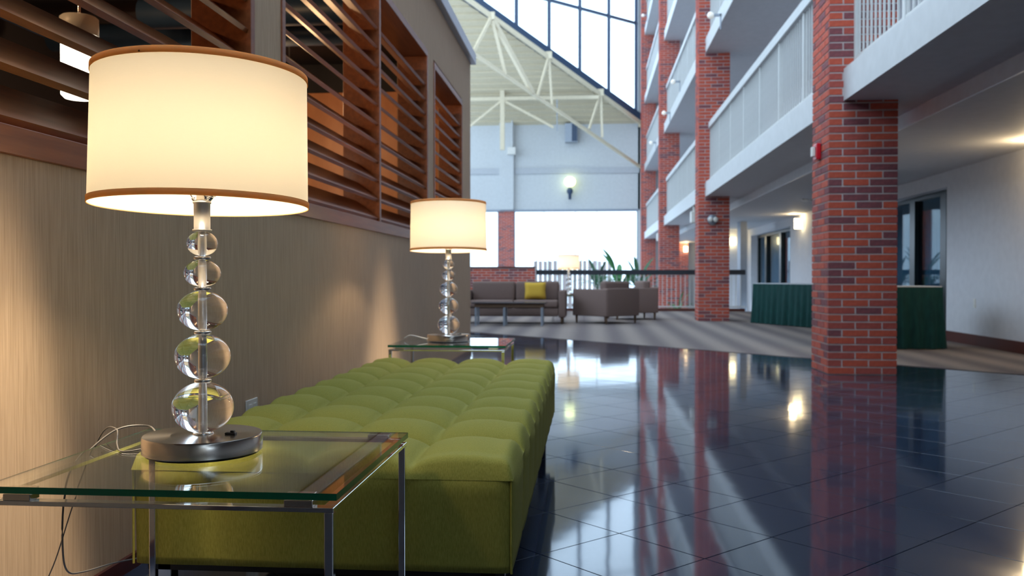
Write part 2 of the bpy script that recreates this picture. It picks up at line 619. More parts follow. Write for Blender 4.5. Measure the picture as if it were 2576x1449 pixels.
pendant(3.72, -2.2, 'glowing white cylinder pendant behind the screen, left of the nearest lampshade')
pendant(4.96, -2.2, 'pendant whose rod shows above the nearest lampshade, left of the wall pier')
pendant(9.26, -3.16, 'pendant whose rod shows in the wide screen, right of the nearest lampshade')

# ------------------------------------------------------------------ far wall
FY = 39.0
fw = MB()
fw.box(-9, 2.14, FY, FY + 0.3, 3.79, 7.64)
fw.box(-9, -5.6, FY, FY + 0.3, -0.9, 3.79)
fw.box(2.05, 5.4, FY, FY + 0.3, -0.9, 14)
struct('wall_far', fw, 'far_white')
struct('trim_3', MB().box(-9, 2.10, FY - 0.06, FY, 5.34, 5.60), 'far_band')
struct('trim_4', MB().box(-3.92, -3.3, FY - 0.22, FY, 3.79, 8.2), 'far_white')
struct('trim_5', MB().box(-9, 2.10, FY - 0.04, FY + 0.2, 3.74, 3.80), 'steel_grey')
col = thing('window_column', 'brick column between the far ground floor windows', 'pillar', (-3.63, FY, -0.9))
obj('core', MB().box(-0.34, 0.32, 0.02, 0.38, 0, 4.68), 'mortar', col)


def bricks(mb, x0, x1, y0, y1, z0, z1, faces='LF', ch=0.0677, bl=0.2335, proud=0.004, gap=0.014, mats=None):
    """running bond on the left (x0) / front (y0) / right (x1) faces"""
    nz = int((z1 - z0) / ch)
    for r in range(nz):
        z = z0 + r * ch
        if 'F' in faces:
            x = x0 - (bl / 2 if r % 2 else 0)
            while x < x1 - 0.02:
                a = max(x + gap / 2 if x > x0 else x0 - proud, x0 - proud); c = min(x + bl - gap / 2, x1)
                if x + bl >= x1 - 0.02:
                    c = x1 + (proud if 'R' in faces else 0)
                if c - a > 0.03:
                    mb(a, c, y0 - proud, y0 + 0.03, z + gap / 2, z + ch - gap / 2, 'F', r)
                x += bl
        for face, xx in (('L', x0), ('R', x1)):
            if face not in faces:
                continue
            y = y0 + 0.03 - (bl / 2 if r % 2 == 0 else 0)
            while y < y1 - 0.02:
                a = max(y + gap / 2, y0 + 0.032); c = min(y + bl - gap / 2, y1)
                if c - a > 0.03:
                    if face == 'L':
                        mb(xx - proud, xx + 0.03, a, c, z + gap / 2, z + ch - gap / 2, 'L', r)
                    else:
                        mb(xx - 0.03, xx + proud, a, c, z + gap / 2, z + ch - gap / 2, 'R', r)
                y += bl


BM = ['brick_a', 'brick_a', 'brick_a', 'brick_b', 'brick_b', 'brick_c']


def stuff_bricks(parent, *a, **k):
    packs = {n: MB() for n in ('brick_a', 'brick_b', 'brick_c')}

    def put(x0, x1, y0, y1, z0, z1, f, r):
        packs[random.choice(BM)].box(x0, x1, y0, y1, z0, z1)
    bricks(put, *a, **k)
    mb = MB(); idx = []
    names = list(packs)
    for i, n in enumerate(names):
        mb.add(packs[n].v, packs[n].f); idx += [i] * len(packs[n].f)
    me = DATA.meshes.new('brick'); me.from_pydata(mb.v, [], mb.f)
    for n in names:
        me.materials.append(MATS[n])
    me.polygons.foreach_set('material_index', idx)
    me.update()
    return link('brick', me, parent, kind='stuff')


stuff_bricks(col, -0.34, 0.32, 0.02, 0.38, 0.9, 4.66, faces='FLR')

# ground-floor windows of the far wall
for n, (a, b_, muls) in enumerate(((-5.6, -3.98, []), (-3.3, 2.05, [-2.0, -0.64, 0.30]))):
    f = MB()
    f.box(a, b_, FY + 0.1, FY + 0.16, 3.70, 3.76).box(a, b_, FY + 0.1, FY + 0.16, -0.9, -0.8)
    f.box(a, a + .05, FY + 0.1, FY + 0.16, -0.8, 3.7).box(b_ - .05, b_, FY + 0.1, FY + 0.16, -0.8, 3.7)
    o = struct('window_%d' % (n + 1), f, 'steel_grey')
    ed = [a + .05] + muls + [b_ - .05]
    for k, mx_ in enumerate(muls):
        obj('mullion', MB().box(mx_ - .014, mx_ + .014, FY + .1, FY + .16, -.8, 3.7), 'steel_grey', o)
    for p, q in zip(ed, ed[1:]):
        obj('pane', MB().box(p + .02, q - .02, FY + .12, FY + .128, -.8, 3.7), 'window_glass', o)

# ------------------------------------------------------------------ oblique clerestory, roof deck, truss
K = 0.515


def dz(y):
    return 7.42 + K * (39.0 - y)


def dx(y):
    return y - 36.95


deck = thing('roof_deck', 'cream ribbed metal roof deck sloping under the glass wall', 'roof', (0, 39, 7.6))
rib = 0.32
y = 39.02
while y > 29.0:
    y2 = y - rib
    # each board laps over the next: lower lip forward
    za, zb = dz(y) + 0.05, dz(y2) + 0.05
    xe, xe2 = dx(y) + 0.0, dx(y2)
    if xe2 < -8.8:
        break
    vs_ = [(-9, y, za), (xe, y, za), (xe2, y2, zb - 0.06), (-9, y2, zb - 0.06),
           (-9, y, za + .06), (xe, y, za + .06), (xe2 + .02, y2 + .02, zb + .08), (-9, y2 + .02, zb + .08),
           ]
    # small groove: drop the leading edge
    vs_ = [(p[0], p[1] - 39, p[2] - 7.6) for p in vs_]
    obj('deck_panel', MB().add(vs_, [(0, 1, 2, 3), (7, 6, 5, 4), (0, 4, 5, 1), (1, 5, 6, 2), (2, 6, 7, 3), (3, 7, 4, 0)]),
        'cream_deck', deck)
    y = y2

# dark edge beam along the diagonal
def dp(t, z_off=0.0, off=0.0):
    """point on the diagonal: t metres from the far right corner"""
    y_ = 39.0 - t / S2
    return Vector((2.05 - t / S2 - off / S2, y_ + 0 * off, dz(y_) + z_off))


tag(obj('edge_beam', MB().bar(dp(-0.05, 0.26), dp(14.5, 0.26), 0.13, 0.21), 'navy_metal'),
    'dark navy beam along the slanting foot of the glass wall', 'beam')
cl = struct('window_3', MB().bar(Vector((2.0, 38.95, 16)), Vector((-8.2, 28.75, 16)), 0.08), 'navy_metal')
ts = [0.13 + 1.68 * k for k in range(9)]
for t in ts:
    p = dp(t, 0.3)
    obj('mullion', MB().bar(p, Vector((p.x, p.y, 16)), 0.095, 0.07), 'navy_metal', cl)
for z in (11.72, 14.4):
    obj('transom', MB().bar(Vector((2.0, 38.95, z)), Vector((-7.85, 29.1, z)), 0.055), 'navy_metal', cl)
for a, b_ in zip(ts, ts[1:]):
    pa, pb = dp(a, 0.35), dp(b_, 0.35)
    n_ = Vector((-1, 1, 0)).normalized() * 0.01
    zs = 15.95
    vv = [pa, pb, Vector((pb.x, pb.y, zs)), Vector((pa.x, pa.y, zs))]
    obj('pane', MB().add([v - n_ for v in vv] + [v + n_ for v in vv],
                         [(0, 1, 2, 3), (7, 6, 5, 4), (0, 4, 5, 1), (1, 5, 6, 2), (2, 6, 7, 3), (3, 7, 4, 0)]), 'window_glass', cl)

tr = thing('roof_truss', 'cream steel truss under the slanting edge of the roof', 'truss', (0, 39, 7))
OFF = Vector((0, -39 - 0.30, -7))


def tp(t, z):
    return Vector((2.05 - t / S2, 39 - t / S2, z)) + OFF


T = [(-0.18, 7.40), (2.29, 8.40), (5.16, 9.47), (8.02, 10.46), (11, 11.55)]
Bn = [(-0.18, 5.56), (2.38, 6.67), (6.01, 7.92), (8.89, 8.99), (12, 10.1)]
obj('top_chord', MB().bar(tp(-0.25, 7.40), tp(12, 11.95), 0.05, 0.08), 'cream_steel', tr)
obj('bottom_chord', MB().bar(tp(-0.25, 5.53), tp(12, 10.15), 0.045, 0.06), 'cream_steel', tr)
for (a, b_, r_) in ((T[3], Bn[2], .075), (T[3], Bn[3], .05), (T[3], (7.35, 8.42), .06), (T[2], (5.75, 7.85), .04), (T[2], (5.0, 7.55), .045),
                    (T[1], (2.95, 6.87), .04), (T[1], (2.2, 6.6), .05), ((6.01, 7.92), (4.9, 9.3), .0), (T[4], Bn[3], .06)):
    if r_:
        obj('web_bar', MB().bar(tp(*a), tp(*b_), r_), 'cream_steel', tr)
for a in T[:4]:
    p = tp(*a)
    obj('gusset', MB().box(p.x - .12, p.x + .12, p.y - .08, p.y + .02, p.z - .12, p.z + .16), 'cream_steel', tr)
# purlin beam with knee braces behind the truss
pf = thing('purlin_beam', 'cream horizontal purlin with two knee braces under the roof deck', 'beam', (-3.6, 36.9, 8.2))
obj('beam', MB().box(-5.4, 3.95, -0.06, 0.06, -0.07, 0.07), 'cream_steel', pf)
obj('post', MB().bar((0, 0.02, 2.3), (0, 0.02, -2.1), 0.09), 'cream_steel', pf)
obj('brace', MB().bar((0, 0, -0.05), (-1.4, 0, -1.15), 0.045), 'cream_steel', pf)
obj('brace', MB().bar((0, 0, -0.05), (2.1, 0, -1.2), 0.045), 'cream_steel', pf)
obj('drop_rod', MB().bar((2.25, 0, 0), (2.25, 0, -1.35), 0.02), 'steel_grey', pf)

# loudspeaker box and globe light on the far wall
sp_ = thing('wall_speaker', 'blue-grey loudspeaker box high on the white far wall', 'speaker', (-0.80, FY - 0.2, 6.65))
obj('cabinet', MB().box(-0.27, 0.27, -0.22, 0.18, 0, 0.80), 'steel_grey', sp_, bevel=0.01)
obj('grille', MB().box(0.02, 0.25, -0.235, -0.22, 0.03, 0.77), 'navy_metal', sp_)
obj('bracket', MB().bar((0, 0, 0.8), (0, 0.1, 1.05), 0.03), 'steel_grey', sp_)
gl = thing('globe_wall_light', 'round yellow-green glowing wall light on a dark bracket, far white wall', 'wall light', (-0.864, FY - 0.3, 4.62))
obj('globe', MB().lathe([(0, 0.12)] + [(0.24 * math.sin(a * PI / 12), 0.34 - 0.22 * math.cos(a * PI / 12)) for a in range(1, 12)] + [(0, 0.56)], 32), 'globe_glow', gl)
obj('bracket', MB().lathe([(0, -0.42), (0.06, -0.42), (0.07, -0.2), (0.13, -0.12), (0.13, 0.0), (0.05, 0.1), (0.0, 0.12)], 20), 'navy_metal', gl)
obj('arm', MB().bar((0, 0, -0.1), (0.0, 0.3, -0.1), 0.03), 'navy_metal', gl)
ex = thing('junction_box', 'small white junction box with a pipe beside the far wall pilaster', 'junction box', (-3.45, FY - 0.35, 6.15))
obj('box', MB().box(-0.1, 0.25, -0.1, 0.12, 0, 0.3), 'white_plastic', ex)
obj('pipe', MB().bar((0.1, 0.05, 0.3), (0.1, 0.05, 1.5), 0.03, sides=8), 'far_white', ex)

# ------------------------------------------------------------------ right side: slabs, ceilings, walls
LEV = [2.46 + 2.83 * k for k in range(5)]
sl = MB()
for k, z in enumerate(LEV):
    if k == 0:
        sl.box(2.28, 3.05, -4, 38.9, z, z + 0.28)
        sl.box(3.05, 5.3, -4, 38.9, 2.33, z + 0.28)
    else:
        sl.box(2.28, 5.3, -4, 38.9, z, z + 0.28)
struct('ceiling', sl, 'soffit')
fa = MB()
for z in LEV:
    fa.box(2.262, 2.28, -4, 38.9, z - 0.005, z + 0.282)
struct('trim_6', fa, 'fascia')
struct('trim_7', MB().box(3.03, 3.05, -4, 38.9, 2.325, 2.46), 'bright_trim')
wr = MB()
wr.box(WX, 5.05, -8, 12.87, 0, 2.33)
wr.box(WX, 5.05, 12.87, 16.0, 2.12, 2.33)
wr.box(WX, 5.05, 16.0, 22.6, 0, 2.33)
wr.box(WX, 5.05, 22.6, 28.0, 2.13, 2.33)
wr.box(5.35, 5.5, 12.5, 16.4, 0, 2.4).box(5.35, 5.5, 22.2, 28.4, 0, 2.4)
wr.box(WX, 5.5, 28.0, 28.8, -0.9, 2.33)
wr.box(4.3, WX, 28.5, 28.7, -0.9, 2.33)
wr.box(WX, 5.05, 28.8, 39, -0.9, 2.33)
for k in range(4):
    wr.box(WX, 5.05, -4, 38.9, LEV[k] + 0.28, LEV[k + 1])
struct('wall_right', wr, 'corridor_wall')
struct('baseboard_right', MB().box(WX - 0.015, WX, -8, 12.87, 0, 0.14).box(WX - 0.015, WX, 16, 22.6, 0, 0.14), 'baseboard_wood')
struct('wall_pier', MB().box(3.93, 4.10, 24.0, 24.5, -0.9, 2.33), 'steel_grey')
# brick return wall at the corridor's far end
bw = struct('wall_brick_end', MB().box(3.35, 4.12, 38.3, 38.6, -0.9, 2.33), 'mortar')
stuff_bricks(bw, 3.35, 4.12, 38.3, 38.6, -0.9, 2.33, faces='F')
# walls that close the atrium outside the picture, and slabs that block skylight
struct('wall_behind', MB().box(-9, 5.4, -8.2, -8, 0, 3.6), 'taupe_smooth')
struct('ceiling_light_block', MB().box(WB, 2.28, -8.2, 0.5, 3.0, 3.34), 'taupe_smooth')  # unseen slab added to keep skylight off the front of the bench
struct('wall_far_left', MB().box(-9.1, -9, -8, 39, 0, 4.0), 'far_white')
rf = MB()
for k in range(10):
    rf.box(-9, 2.3, -7 + 4 * k, -6.8 + 4 * k, 15.4, 15.9)
for k in range(8):
    rf.box(-9 + 1.5 * k, -8.92 + 1.5 * k, -8, 32, 15.6, 15.75)
rf.box(-9, -3.4, -8, 26, 9.4, 9.6)  # solid slab added out of view to hold back skylight from the left
struct('ceiling_frame_and_block', rf, 'cream_steel')


# glazed doors in the two recesses
def doors(name, y0, y1, splits, base=0.0):
    t = struct(name, MB().box(5.10, 5.18, y0, y1, 2.06, 2.13).box(5.10, 5.18, y0, y0 + .09, base, 2.06).box(5.10, 5.18, y1 - .09, y1, base, 2.06), 'dark_frame')
    ed = [y0 + .09] + splits + [y1 - .09]
    for s_ in splits:
        obj('stile', MB().box(5.07, 5.2, s_ - .11, s_ + .11, base, 2.06), 'dark_frame', t)
    for a, b_ in zip(ed, ed[1:]):
        obj('pane', MB().box(5.13, 5.138, a, b_, base, 2.06), 'door_glass', t)
    return t


doors('door_1', 12.9, 16.0, [13.45, 14.7])
doors('door_2', 22.6, 28.0, [24.6, 26.6])


def curtain(y0, y1, label):
    mb = MB(); n = int((y1 - y0) / 0.02); vs = []; fs = []
    for i in range(n + 1):
        yy = y0 + (y1 - y0) * i / n
        xx = 5.25 + 0.022 * math.sin(yy * 2 * PI / 0.11) + 0.008 * math.sin(yy * 31)
        vs += [(xx, yy, 0.02), (xx, yy, 2.08)]
    fs = [(2 * i, 2 * i + 1, 2 * i + 3, 2 * i + 2) for i in range(n)]
    mb.add(vs, fs, True)
    o = obj('curtain', mb, 'blue_curtain')
    md = o.modifiers.new('solid', 'SOLIDIFY'); md.thickness = 0.004
    return tag(o, label, 'curtain')


curtain(12.95, 15.95, 'blue-grey gathered curtain behind the glass doors right of the nearest brick pillar')
curtain(22.7, 27.9, 'grey curtain behind the glass doors beyond the longer green-skirted table')


# sconces
def sconce(loc, rz, label, e=26):
    t = thing('wall_sconce', label, 'wall light', loc, rz, 'glowing corridor wall sconces')
    obj('back_plate', MB().box(-0.01, 0.01, -0.08, 0.08, -0.10, 0.10), 'brushed_nickel', t)
    prof = [(0, -0.13), (0.085, -0.13), (0.085, 0.10), (0, 0.10)]
    obj('shade', MB().lathe(prof, 20, (-0.10, 0, 0)), 'sconce_glow', t)
    return t


sconce((WX - 0.012, 21.27, 2.12), 0, 'glowing box sconce on the corridor wall left of the nearest brick pillar')
sconce((WX - 0.012, 9.9, 2.12), 0, 'sconce on the corridor wall just outside the right edge')
sconce((4.0, 38.29, 2.05), PI / 2, 'yellow sconce on the brick wall at the corridor end')
sconce((4.42, 28.49, 2.0), PI / 2, 'slim sconce glowing beside the second brick pillar')
light('POINT', 'sconce_glow_light', (WX - 0.22, 21.27, 2.24), 9, (1, .75, .42), 0.08)
light('POINT', 'sconce_glow_light', (WX - 0.22, 9.9, 2.24), 30, (1, .75, .42), 0.08)
light('POINT', 'sconce_glow_light', (4.0, 38.0, 2.2), 10, (1, .7, .35), 0.08)

# ------------------------------------------------------------------ brick pillars
PY = [8.3 + 9.9 * k - (0.1 if k else 0) for k in range(4)]
PY = [8.3, 18.0, 27.95, 37.9]
plabels = ['nearest red brick pillar, standing on the edge of the dark tiles',
           'second red brick pillar, standing on the carpet with a grey emergency light',
           'third red brick pillar, rising beyond the dark-capped railing',
           'farthest red brick pillar, beside the tall clerestory windows']
X0, X1 = 2.14, 2.735
for k, py in enumerate(PY):
    zb = 0 if k < 2 else -0.9
    t = thing('brick_pillar', plabels[k], 'pillar', (0, py, zb), 0, 'red brick pillars')
    top = 14 - zb
    obj('core', MB().box(X0 + .004, X1 - .004, 0.004, 0.6, 0, top), 'mortar', t)
    if k == 0:
        n = [0]; ext = MB()
        cache = {}

        def put(x0, x1, y0, y1, z0, z1, f, r):
            key = (f, round(x1 - x0, 3), round(y1 - y0, 3))
            mname = random.choice(BM)
            ck = (key, mname)
            if ck not in cache:
                cache[ck] = MB().box(0, x1 - x0, 0, y1 - y0, 0, z1 - z0).mesh('brick', mname)
            o = link('brick', cache[ck], t, (x0, y0, z0))
            n[0] += 1
        bricks(put, X0, X1, 0, 0.6, 0, 50 * 0.0677 + 0.001, faces='LF')
        stuff_bricks(t, X0, X1, 0, 0.6, 50 * 0.0677, top, faces='LF')
        stuff_bricks(t, X0, X1, 0.0, 0.6, 0, top, faces='R')
    else:
        stuff_bricks(t, X0, X1, 0, 0.6, 0, top, faces='LF')

# devices on the pillars
st = thing('fire_strobe', 'red fire alarm strobe on the left face of the nearest brick pillar', 'fire alarm', (X0 - 0.006, 8.62, 1.97))
obj('body', MB().box(-0.045, 0, -0.06, 0.06, 0, 0.15), 'red_plastic', st, bevel=0.01)
obj('lens', MB().box(-0.075, -0.045, -0.03, 0.03, 0.03, 0.12), 'white_plastic', st, bevel=0.006)
em = thing('emergency_light', 'small grey emergency light on the front of the second pillar', 'emergency light', (2.40, 17.985, 2.0))
obj('housing', MB().lathe([(0, 0), (0.10, 0.0), (0.10, 0.05), (0, 0.06)], 20, (0, 0, 0)), 'steel_grey', em).rotation_euler = (PI / 2, 0, 0)
obj('lamp_head', MB().lathe([(0, 0), (0.045, 0.02), (0.05, 0.07), (0, 0.07)], 16, (0.05, 0, 0.05)), 'white_plastic', em).rotation_euler = (PI / 2, 0, 0)
obj('lamp_head', MB().lathe([(0, 0), (0.045, 0.02), (0.05, 0.07), (0, 0.07)], 16, (-0.05, 0, 0.05)), 'white_plastic', em).rotation_euler = (PI / 2, 0, 0)


def edge_light(y, z, label):
    t = thing('edge_globe_light', label, 'small light', (2.262, y, z), 0, 'small globe lights on the balcony edges')
    obj('arm', MB().box(-0.14, 0, -0.02, 0.02, -0.02, 0.02).box(-0.02, 0, -0.02, 0.02, -0.25, 0.02), 'steel_grey', t)
    obj('globe', MB().lathe([(0, -0.06)] + [(0.06 * math.sin(a * PI / 8), -0.06 * math.cos(a * PI / 8)) for a in range(1, 8)] + [(0, 0.06)], 16, (-0.18, 0, 0)), 'small_glow', t)


edge_light(15.9, 5.42, 'globe light on the third floor balcony edge nearest the second pillar, top of picture')
edge_light(23.0, 5.80, 'globe light on the balcony edge between second and third pillars, upper one')
edge_light(25.8, 5.52, 'globe light on the balcony edge beside the third pillar, lower one')
edge_light(36.1, 11.25, 'globe light high on the balcony edge near the farthest pillar')
edge_light(31.2, 5.48, 'globe light on the balcony edge between third and farthest pillars')


def beam_light(y, label):
    t = thing('downlight_box', label, 'light fixture', (2.35, y, 2.46), 0, 'white light boxes under the balcony')
    obj('stem', MB().box(-0.05, 0.05, -0.05, 0.05, -0.12, 0), 'white_plastic', t)
    obj('housing', MB().box(-0.11, 0.11, -0.10, 0.10, -0.38, -0.12), 'white_plastic', t, bevel=0.02)


beam_light(20.4, 'white light box under the first balcony beam, left of the second pillar')
beam_light(30.6, 'white light box under the first balcony beam, left of the third pillar')

# railings, one per bay and floor
RX = 2.37


def railing(y0, y1, zf, label, single=True, pitch=0.11):
    t = thing('balcony_railing', label, 'railing', (RX, y0, zf), 0, 'pale steel railings of the balconies')
    L = y1 - y0
    obj('top_cap', MB().box(-0.05, 0.05, 0, L, 1.055, 1.175), 'fascia', t, bevel=0.004)
    obj('bottom_rail', MB().box(-0.018, 0.018, 0, L, 0.065, 0.095), 'rail_paint', t)
    npost = max(2, round(L / 1.22)) + 1
    pm = MB().box(-0.022, 0.022, -0.022, 0.022, 0.0, 1.055).mesh('post', 'rail_paint')
    ys = [0.03 + (L - 0.06) * i / (npost - 1) for i in range(npost)]
    for yy in ys:
        link('post', pm, t, (0, yy, 0))
    nb = int(L / pitch)
    if single:
        bm_ = MB().box(-0.008, 0.008, -0.008, 0.008, 0.09, 1.055).mesh('baluster', 'rail_paint')
        for i in range(1, nb):
            yy = i * L / nb
            link('baluster', bm_, t, (0, yy, 0))
    else:
        mb = MB()
        for i in range(1, nb):
            yy = i * L / nb
            mb.box(-0.008, 0.008, yy - 0.008, yy + 0.008, 0.09, 1.055)
        obj('baluster', mb, 'rail_paint', t, kind='stuff')


FL = ['second', 'third', 'fourth', 'fifth']
bays = [(3.2, 8.3, 'in the nearest bay'), (8.9, 18.0, 'between the nearest and second pillars'),
        (18.6, 27.95, 'between the second and third pillars'), (28.55, 37.9, 'between the third and farthest pillars')]
for k in range(4):
    for bi, (a, b_, nm) in enumerate(bays):
        if bi == 0 and k > 0:
            continue
        if bi == 1 and k > 1:
            continue
        railing(a, b_, LEV[k] + 0.283, 'pale balcony railing %s, %s floor' % (nm, FL[k]), single=(k == 0 and bi < 2))

# railing at the edge of the lounge, dark cap
t = thing('lounge_railing', 'railing with a wide dark cap behind the armchairs', 'railing', (-1.39, 23.2, 0.07))
Lr = 3.92 + 1.39
obj('top_cap', MB().box(0, Lr, -0.05, 0.05, 0.86, 0.985), 'dark_rail', t, bevel=0.004)
obj('bottom_rail', MB().box(0, Lr, -0.02, 0.02, 0.03, 0.06), 'rail_paint', t)
bmesh_ = MB().box(-0.008, 0.008, -0.008, 0.008, 0.06, 0.86).mesh('baluster', 'rail_paint')
pm = MB().box(-0.025, 0.025, -0.025, 0.025, 0.0, 0.86).mesh('post', 'rail_paint')
nb = int(Lr / 0.115)
for i in range(1, nb):
    link('baluster', pm if i % 12 == 0 else bmesh_, t, (i * Lr / nb, 0, 0)).name = 'post' if i % 12 == 0 else 'baluster'
# brick half wall behind the sofa
hw = struct('wall_half_brick', MB().box(-7, -1.42, 23.05, 23.35, 0, 1.10), 'mortar')
stuff_bricks(hw, -5, -1.42, 23.05, 23.35, 0, 1.09, faces='FR')
obj('coping', MB().box(-7, -1.40, 23.02, 23.38, 1.10, 1.14), 'baseboard_wood', hw)

# ------------------------------------------------------------------ outside: fence, shrubs
fe = thing('garden_fence', 'pale pinkish board fence outside the far windows', 'fence', (-2.6, 43.0, -0.9))
bdm = MB().box(-0.09, 0.09, -0.012, 0.012, 0, 2.55).mesh('board', 'fence_wood')
for i in range(16):
    link('board', bdm, fe, (i * 0.235, 0, random.uniform(-0.05, 0.02)))
obj('rail', MB().box(-0.1, 3.7, 0.012, 0.05, 0.4, 0.5), 'fence_wood', fe)
obj('rail', MB().box(-0.1, 3.7, 0.012, 0.05, 2.0, 2.1), 'fence_wood', fe)
tag(obj('ground_outside', MB().box(-14, 14, 39.3, 60, -1.0, -0.9), 'lower_floor'), 'pale paved ground outside the far windows', 'ground')


def leaf(mb, base, direction, length, width, droop):
    d = Vector(direction).normalized()
    side = d.cross(Vector((0, 0, 1))).normalized()
    n = 7; L = []; R = []; C = []
    p = Vector(base)
    dd = d.copy()
    for i in range(n + 1):
        f_ = i / n
        wdt = width * math.sin(PI * min(1, f_ * 0.92 + 0.06)) ** 0.8
        L.append(p - side * wdt); R.append(p + side * wdt); C.append(p + Vector((0, 0, -wdt * 0.25)))
        dd = (dd + Vector((0, 0, -droop / n))).normalized()
        p = p + dd * (length / n)
    vs = L + C + R; fs = []
    for i in range(n):
        fs.append((i, i + 1, n + 1 + i + 1, n + 1 + i)); fs.append((n + 1 + i, n + 1 + i + 1, 2 * n + 2 + i + 1, 2 * n + 2 + i))
    mb.add(vs, fs, True)


def palm(x, y, z, h_, n, label, spread=0.9, mat='leaf'):
    t = thing('potted_palm', label, 'plant', (x, y, z), 0, 'palms beyond the lounge railing')
    obj('pot', MB().lathe([(0, 0), (0.16, 0), (0.22, 0.35), (0.24, 0.36), (0.24, 0.40), (0.20, 0.40), (0.19, 0.34), (0, 0.34)], 24), 'terracotta', t)
    obj('stem', MB().tube(smoothstep_path([(0, 0, 0.3), (0.03, 0.01, h_ * 0.35), (0.0, 0.02, h_ * 0.62)], 4), 0.03), 'stem_brown', t)
    for i in range(n):
        a = 2 * PI * i / n * 1.618 * 2
        el = 0.35 + 1.0 * ((i * 0.37) % 1)
        mb = MB()
        bz = h_ * (0.50 + 0.12 * ((i * 0.61) % 1))
        d = (math.cos(a) * math.cos(el), math.sin(a) * math.cos(el), math.sin(el))
        ln = spread * (0.7 + 0.5 * ((i * 0.23) % 1))
        # broad arching blade on a thin stalk
        dv = Vector(d); q = Vector((0, 0, bz)) + dv * ln * 0.35
        mb.bar((0, 0, bz), q, 0.008)
        leaf(mb, q, dv, ln * 0.75, 0.085 * spread, 0.9)
        obj('frond', mb, mat, t)
    return t


palm(0.85, 26.5, -0.85, 2.55, 26, 'bright green palm centred behind the armchairs and railing', 0.95)
palm(1.55, 29.0, -0.85, 2.3, 20, 'darker palm right of the bright palm, near the window edge', 0.9, 'leaf_dark')
palm(0.25, 30.5, -0.85, 2.4, 18, 'dark green palm left of the bright palm, at the window mullion', 0.85, 'leaf_dark')
palm(2.35, 24.4, -0.85, 1.3, 14, 'low leafy plant just behind the balusters left of the second pillar', 0.5)
for i, (xx, hh) in enumerate(((-2.3, 2.6), (-1.75, 2.75), (-1.3, 2.7), (-0.5, 2.7), (-0.2, 2.75))):
    s_ = thing('slim_conifer', 'slim conifer %s outside the far window' % ['first from the left', 'second from the left', 'just left of the far lampshade', 'just right of the far lampshade', 'nearest the window mullion'][i],
               'shrub', (xx - .2, 42.3, -0.9), 0, 'slim conifers before the fence')
    obj('trunk', MB().bar((0, 0, 0), (0, 0, hh), 0.02), 'stem_brown', s_)
    mb = MB()
    for j in range(60):
        zz = 0.3 + (hh - 0.1) * j / 60; a = j * 2.4; rr = 0.12 * (1 - j / 75)
        leaf(mb, (0, 0, zz), (math.cos(a), math.sin(a), 0.9), rr * 1.6, 0.02, 0.1)
    obj('foliage', mb, 'leaf_dark', s_)

# ------------------------------------------------------------------ draped tables
def draped(cx, cy, L, D, h_, rz, label, nm):
    t = thing('skirted_table', label, 'table', (cx, cy, 0.004), rz, 'tables with green pleated skirts')
    obj('table_top', MB().box(-L / 2, L / 2, -D / 2, D / 2, h_ - 0.02, h_), 'white_cloth', t, bevel=0.006)
    mb = MB(); per = []
    step = 0.02
    pts = []
    r = 0.05
    def seg(a, b_):
        n = max(1, int((Vector(b_) - Vector(a)).length / step))
        for i in range(n):
            pts.append(Vector(a).lerp(Vector(b_), i / n))
    seg((-L / 2, -D / 2), (L / 2, -D / 2)); seg((L / 2, -D / 2), (L / 2, D / 2)); seg((L / 2, D / 2), (-L / 2, D / 2)); seg((-L / 2, D / 2), (-L / 2, -D / 2))
    N = len(pts); rows = 8; vs = []; fs = []
    for j in range(rows + 1):
        f_ = j / rows; z = (h_ - 0.012) * (1 - f_) + 0.01 * f_
        for i, p in enumerate(pts):
            s = i * step
            nx = (pts[(i + 1) % N] - pts[i - 1]).normalized(); nrm = Vector((nx.y, -nx.x))
            amp = 0.004 + 0.028 * f_
            o_ = amp * (math.sin(s * 2 * PI / 0.16 + 1.3 * math.sin(s * 3.1)) + 0.4 * math.sin(s * 2 * PI / 0.29)) + 0.01 + 0.035 * f_
            q = Vector((p.x, p.y)) + nrm * o_
            vs.append((q.x, q.y, z))
    for j in range(rows):
        for i in range(N):
            fs.append((j * N + i, j * N + (i + 1) % N, (j + 1) * N + (i + 1) % N, (j + 1) * N + i))
    mb.add(vs, fs, True)
    obj('skirt', mb, 'green_skirt', t)
    lg = MB().box(-0.02, 0.02, -0.02, 0.02, 0, h_ - 0.03).mesh('leg', 'steel_grey')
    for sx in (-1, 1):
        for sy in (-1, 1):
            link('leg', lg, t, (sx * (L / 2 - .12), sy * (D / 2 - .1), 0))


draped(3.67, 11.60, 1.12, 0.74, 0.762, 0, 'green-skirted table standing right behind the nearest brick pillar', 0)
ang = math.atan2(15.75 - 17.5, 3.80 - 3.02)
dv = Vector((math.cos(ang), math.sin(ang))); nv = Vector((-dv.y, dv.x))
c0 = Vector((3.08, 17.35)) + dv * 0.98 + nv * 0.37
draped(c0.x, c0.y, 1.95, 0.74, 0.755, ang, 'green-skirted table against the corridor wall left of the nearest pillar', 1)

# outlets
def outlet(loc, rz, label, flat=False):
    t = thing('wall_outlet', label, 'outlet', loc, rz)
    if flat:
        t.rotation_euler = (PI / 2, 0, rz)
    obj('plate', MB().box(0, 0.006, -0.035, 0.035, -0.06, 0.06), 'white_plastic', t, bevel=0.002)
    for s in (-1, 1):
        obj('socket', MB().box(0.006, 0.009, -0.017, 0.017, s * 0.025 - 0.015, s * 0.025 + 0.015), 'white_plastic', t, bevel=0.004)


